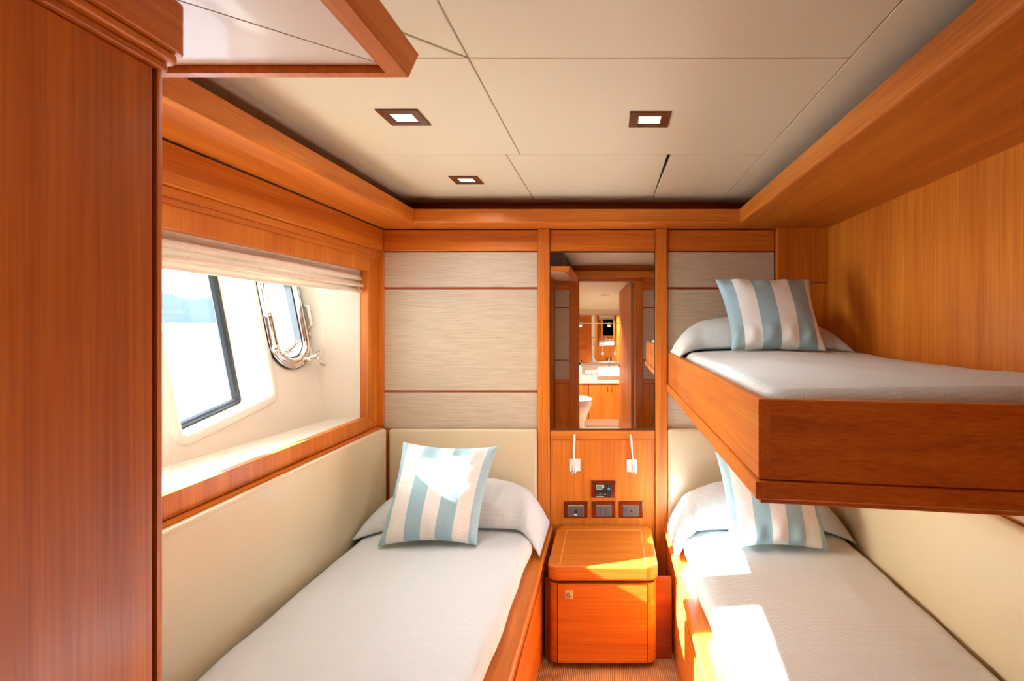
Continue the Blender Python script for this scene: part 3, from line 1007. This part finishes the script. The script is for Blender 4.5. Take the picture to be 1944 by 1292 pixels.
for k in range(3):
    B(a + 0.002 + k * 0.0245, a + 0.0245 + k * 0.0245, YP - 0.0145, YP - 0.01, c + 0.002, d - 0.002, 0.001, 1).build('rocker', GREYP, m_)
o, *r = plate(1197.5, 965, 45, 31, 'wall_socket', 'rightmost of three mahogany framed sockets, with round socket hole', 'socket')
m_, a, b, c, d = module(o, *r)
dot((a + b) / 2 + 0.002, (c + d) / 2, 0.0055, m_, BLACKP, 'round_port')
for k in range(3): dot(a + 0.011, c + 0.011 + k * 0.0125, 0.0026, m_, BLACKP, 'pin_hole')
o, *r = plate(1145.5, 926.5, 46, 32, 'control_panel', 'small climate control panel with green display above the sockets', 'control panel')
X0, X1, Za, Zb = r
a, b, c, d = X0 + 0.022, X1 - 0.022, Za + 0.003, Zb - 0.016
B(a - 0.003, b + 0.003, YP - 0.0095, YP, c - 0.001, Zb - 0.003, 0.001, 1).build('surround', BEZEL, o)
m_ = B(a, b, YP - 0.0125, YP, c, d, 0.001, 1).build('module', BLACKP, o)
B(a + 0.003, a + 0.042, YP - 0.0135, YP - 0.01, d - 0.018, d - 0.002, 0).build('display_frame', PALEPR, m_)
B(a + 0.005, a + 0.033, YP - 0.0142, YP - 0.01, d - 0.015, d - 0.005, 0).build('display', GREENLCD, m_)
dot(b - 0.011, d - 0.022, 0.0065, m_, BLUEB, 'blue_button', n=14)
dot(b - 0.011, d - 0.009, 0.0045, m_, GREYP, 'grey_button', n=14)
B(a + 0.004, a + 0.034, YP - 0.0132, YP - 0.012, d - 0.0245, d - 0.0215, 0).build('legend_bar', PALEPR, m_)
for k in range(5): dot(a + 0.009 + k * 0.0125, c + 0.0165, 0.0032, m_, PALEPR if k % 2 else GREYP, 'button')
B(a + 0.004, a + 0.042, YP - 0.0132, YP - 0.012, c + 0.005, c + 0.0075, 0).build('legend_bar', PALEPR, m_)

def cord_plate(cx, cy, hx, label, flip):
    X, Zc = px(cx), pz(cy)
    o = thing('reading_light', (X, YP, Zc - 0.03), label, 'reading light')
    B(X - 0.026, X + 0.026, YP - 0.006, YP + 0.001, Zc - 0.031, Zc + 0.031, 0.002).build('wall_plate', WHITEP, o)
    Xh = px(hx)
    pts = []
    zt = pz(822)
    for i in range(13):
        t = i / 12
        pts.append((Xh + (X - 0.006 * flip - Xh) * t ** 0.8 + 0.0008 * math.sin(t * 9), D - 0.026 - 0.010 * math.sin(t * PI), zt + (Zc + 0.02 - zt) * t))
    G().tube(pts, [0.0055] * 5 + [0.0045] * 4 + [0.004] * 4, 8).build('stem', WHITEP, o)
    xs = X - 0.008 * flip
    G().tube([(xs, YP - 0.010, Zc + 0.024), (xs - 0.012, YP - 0.012, Zc - 0.004), (xs - 0.013, YP - 0.012, Zc - 0.028), (xs - 0.006, YP - 0.013, Zc - 0.034 - 0.010 * (flip > 0)), (xs + 0.001, YP - 0.012, Zc - 0.022), (xs + 0.002, YP - 0.011, Zc + 0.02)], 0.0032, 8).build('cord_loop', WHITEP, o)
    G().tube([(xs + 0.001, YP - 0.010, Zc + 0.022), (xs + 0.008, YP - 0.012, Zc - 0.004), (xs + 0.012, YP - 0.013, Zc - 0.024), (xs + 0.006, YP - 0.014, Zc - 0.036)], [0.003, 0.004, 0.0055, 0.006], 8).build('cord_end', WHITEP, o)
    return o
cord_plate(1092, 881, 1091.5, 'white flexible light with cord on square plate, left of the pair', 1)
cord_plate(1199.5, 882, 1196.5, 'white flexible light with cord on square plate, right of the pair', -1)

# ------------------------------------------------------------------ downlights
def downlight(x, y, z, label, power, size=0.119, spread=150):
    o = thing('downlight', (x, y, z - 0.004), label, 'downlight', 'square recessed ceiling downlights')
    h, i = size / 2, size * 0.27
    for a in ((x - h, x + h, y - h, y - i), (x - h, x + h, y + i, y + h), (x - h, x - i, y - i, y + i), (x + i, x + h, y - i, y + i)):
        pass
    gf = G()
    gf.sweep([((x + sx * h, y + sy * h, z), (-sx, -sy, 0), (0, 0, -1)) for sx, sy in ((-1, -1), (1, -1), (1, 1), (-1, 1))],
             [(0, -0.01), (0, 0.003), (0.002, 0.005), (h - i - 0.002, 0.005), (h - i, 0.003), (h - i, -0.01)])
    gf.build('frame', BROWNF, o)
    B(x - i, x + i, y - i, y + i, z - 0.0015, z + 0.006, 0).build('diffuser', DIFF, o)
    if not power:
        return o
    l = bpy.data.lights.new('downlight_lamp', 'AREA')
    l.spread = math.radians(spread)
    l.shape = 'SQUARE'; l.size = i * 1.8
    l.energy = power
    l.color = (0.97, 0.98, 1.0)
    lo = bpy.data.objects.new('downlight_lamp', l)
    C.objects.link(lo)
    lo.parent = o
    lo.location = (0, 0, -0.004)
    return o
downlight(-0.598, 1.556, CE, 'square ceiling downlight nearest the overhead locker', 1.3)
downlight(0.114, 1.572, CE, 'square ceiling downlight above the aisle, right of the centre seam', 1.3)
downlight(-0.600, 2.24, CE, 'square ceiling downlight nearest the end wall', 1.3)

# ------------------------------------------------------------------ bathroom behind the doorway
BF = -1.37
YB = -2.15
struct(B(-0.75, 0.55, YB - 0.05, YF - 0.06, BF - 0.06, BF, 0).build('floor_bathroom', BATHF), 'pale bathroom floor seen in the mirror', 'floor')
struct(B(-0.78, -0.72, YB, YF - 0.06, BF, 0.6, 0).build('wall_bathroom_left', BATHW), 'cream bathroom side wall seen in the mirror', 'wall')
struct(B(0.40, 0.46, YB, YF - 0.06, BF, 0.6, 0).build('wall_bathroom_right', BATHW), 'cream bathroom side wall behind the open door', 'wall')
struct(B(-0.78, 0.46, YB - 0.06, YB, BF, 0.6, 0).build('wall_bathroom_back', BATHW), 'cream bathroom wall above the vanity, seen in the mirror', 'wall')
struct(G().prism([(YF - 0.06, 0.46), (YF - 0.06, 0.50), (YB, 0.24), (YB, 0.18)], 0, -0.75, 0.43, 0).build('ceiling_bathroom', CREAMLAC), 'sloping cream bathroom ceiling seen in the mirror', 'ceiling')
# open door leaf
dl = struct(G().prism([(0.255, YF - 0.066), (0.217, YF - 0.072), (0.102, -1.0), (0.140, -1.006)], 2, BF + 0.01, DTOP - 0.01, 0.002).build('door_1', WZ), 'teak bathroom door standing open, seen in the mirror', 'door')
for z in (0.25, -1.1):
    G().tube([(0.252, YF - 0.060, z - 0.04), (0.252, YF - 0.060, z + 0.04)], 0.007).build('hinge', CHROME, dl)
G().tube([(0.116, -0.92, -0.50), (0.075, -0.913, -0.50), (0.090, -0.83, -0.50)], 0.009).build('handle', CHROME, dl)
vn = thing('vanity', (-0.28, -1.9, BF), 'teak vanity cabinet with pale stone top, seen in the mirror', 'vanity')
VY = -1.64
B(-0.70, 0.13, YB + 0.005, VY - 0.02, -1.255, -0.79, 0.002).build('body', WZ, vn)
B(-0.68, 0.11, YB + 0.005, VY - 0.06, BF, -1.255, 0).build('plinth', BATHW, vn)
for a, b in ((-0.70, -0.285), (-0.282, 0.13)):
    dv = B(a + 0.002, b - 0.002, VY - 0.02, VY - 0.002, -1.25, -0.80, 0.002).build('door', WZ, vn)
    kx = b - 0.025 if a < -0.5 else a + 0.025
    kx += 0.27
    G().tube([(min(kx, 0.1), VY - 0.002, -0.84), (min(kx, 0.1), VY + 0.02, -0.84)], [0.006, 0.010], 10).build('knob', CHROME, dv)
B(-0.705, 0.14, YB + 0.005, VY + 0.01, -0.79, -0.70, 0.004).build('counter', TILE, vn)
bs = thing('wash_basin', (0.0, -1.75, -0.695), 'white rectangular wash basin on the vanity, seen in the mirror', 'basin')
gb = G()
gb.sweep([((sx * 0.15 - 0.02, -1.78 + sy * 0.17, -0.645), (-sx, -sy, 0), (0, 0, 1)) for sx, sy in ((-1, -1), (1, -1), (1, 1), (-1, 1))],
         [(0, -0.05), (0, 0.045), (0.004, 0.05), (0.014, 0.05), (0.02, 0.045), (0.04, -0.03), (0.15, -0.035), (0.15, -0.05)])
gb.build('bowl', PORC, bs)
G().tube([(-0.02, -2.05, -0.70), (-0.02, -2.05, -0.53), (-0.02, -2.03, -0.50), (-0.02, -1.93, -0.51)], 0.012, 10).build('tap', CHROME, bs)
tl = thing('toilet', (-0.36, -1.25, BF), 'white toilet bowl beside the vanity, seen in the mirror', 'toilet')
G().lathe((-0.40, -1.22, BF), [(0.10, 0), (0.095, 0.05), (0.085, 0.16), (0.12, 0.25), (0.165, 0.34), (0.175, 0.40), (0.17, 0.41)], 28, 1.0, 1.25).build('bowl', PORC, tl)
G().lathe((-0.40, -1.22, BF + 0.412), [(0.175, 0), (0.182, 0.008), (0.180, 0.016)], 28, 1.0, 1.25).build('seat', PORC, tl)
G().lathe((-0.40, -1.22, BF + 0.430), [(0.178, 0), (0.183, 0.010), (0.150, 0.026), (0.05, 0.034)], 28, 1.0, 1.25).build('lid', PORC, tl)
B(-0.60, -0.20, YB + 0.3, -1.45, BF, BF + 0.01, 0).bm.free()
mb = thing('bathroom_mirror', (-0.25, YB + 0.02, -0.55), 'wide bathroom mirror above the vanity, seen in the mirror', 'mirror')
B(-0.70, 0.20, YB + 0.002, YB + 0.015, -0.545, 0.10, 0).build('mirror_glass', MIRR, mb)
B(-0.71, 0.21, YB + 0.001, YB + 0.022, -0.565, -0.545, 0.002).build('bottom_rail', CHROME, mb)
vl = thing('vanity_light', (-0.2, YB + 0.06, 0.0), 'slim rail of small chrome lamps over the bathroom mirror', 'light')
G().tube([(-0.60, YB + 0.06, -0.01), (0.16, YB + 0.06, -0.01)], 0.006).build('rail', CHROME, vl)
for x in (-0.42, -0.02):
    G().lathe((x, YB + 0.06, -0.05), [(0.030, 0), (0.026, 0.03), (0.012, 0.055)], 14).build('shade', CHROME, vl)
    G().lathe((x, YB + 0.06, -0.06), [(0.010, 0), (0.016, 0.008), (0.012, 0.018)], 12).build('bulb', emis('bulb', srgb(255, 236, 205), 6.0), vl)
for k, x in enumerate((-0.30, -0.22)):
    o = G().tube([(x - 0.035, -1.86, -0.667), (x + 0.035, -1.86, -0.667)], 0.030, 14).build('rolled_towel', WHITEP)
    tag(o, ('left' if k == 0 else 'right') + ' small white rolled towel on the vanity top', 'towel', 'rolled towels')
o = thing('soap_bottle', (-0.42, -1.90, -0.70), 'dark capped soap bottle on the vanity top, seen in the mirror', 'bottle')
G().lathe((-0.42, -1.90, -0.699), [(0.032, 0), (0.034, 0.02), (0.034, 0.10), (0.014, 0.125)], 16).build('bottle_body', WHITEP, o)
G().lathe((-0.42, -1.90, -0.574), [(0.014, 0), (0.014, 0.03), (0.006, 0.04)], 12).build('cap', BLACKP, o)
dlb = downlight(-0.06, -1.2, 0.333, 'small square downlight in the bathroom ceiling, seen in the mirror', 17.0, 0.10, 100)

# ------------------------------------------------------------------ outside: sea and far hills
def sea_mat():
    m, nt, b = newmat('sea_water')
    N, L = nt.nodes, nt.links
    b.inputs['Base Color'].default_value = srgb(150, 172, 184)
    b.inputs['Roughness'].default_value = 0.26
    tc = N.new('ShaderNodeTexCoord')
    n1 = N.new('ShaderNodeTexNoise')
    n1.inputs['Scale'].default_value = 0.8
    n1.inputs['Detail'].default_value = 6
    bp = N.new('ShaderNodeBump')
    bp.inputs['Strength'].default_value = 0.35
    bp.inputs['Distance'].default_value = 0.4
    L.new(tc.outputs['Object'], n1.inputs['Vector'])
    L.new(n1.outputs['Fac'], bp.inputs['Height'])
    L.new(bp.outputs[0], b.inputs['Normal'])
    return m
gs = G()
vs = [gs.bm.verts.new(p) for p in ((-9000, -9000, -2.3), (-2.0, -9000, -2.3), (-2.0, 9000, -2.3), (-9000, 9000, -2.3))]
gs.bm.faces.new(vs)
sea = gs.build('sea', sea_mat(), fix=False)
tag(sea, 'bright open sea outside the window', 'sea', kind='stuff')
gh = G()
def hf(u, v):
    y = -1500 + 7500 * u
    h = 230 + 120 * (0.5 + 0.5 * mnoise.noise(Vector((y * 0.0009, 1.3, 0)))) + 40 * mnoise.noise(Vector((y * 0.004, 4.3, 0)))
    return (-3600 - 900 * v, y, -3 + h * math.sin(PI * min(v, 1)))
gh.grid(hf, 90, 8)
hl = gh.build('hills', plain('hazy_hill', srgb(104, 108, 108), 0.9))
tag(hl, 'hazy blue hills across the water outside the window', 'hills', kind='structure')
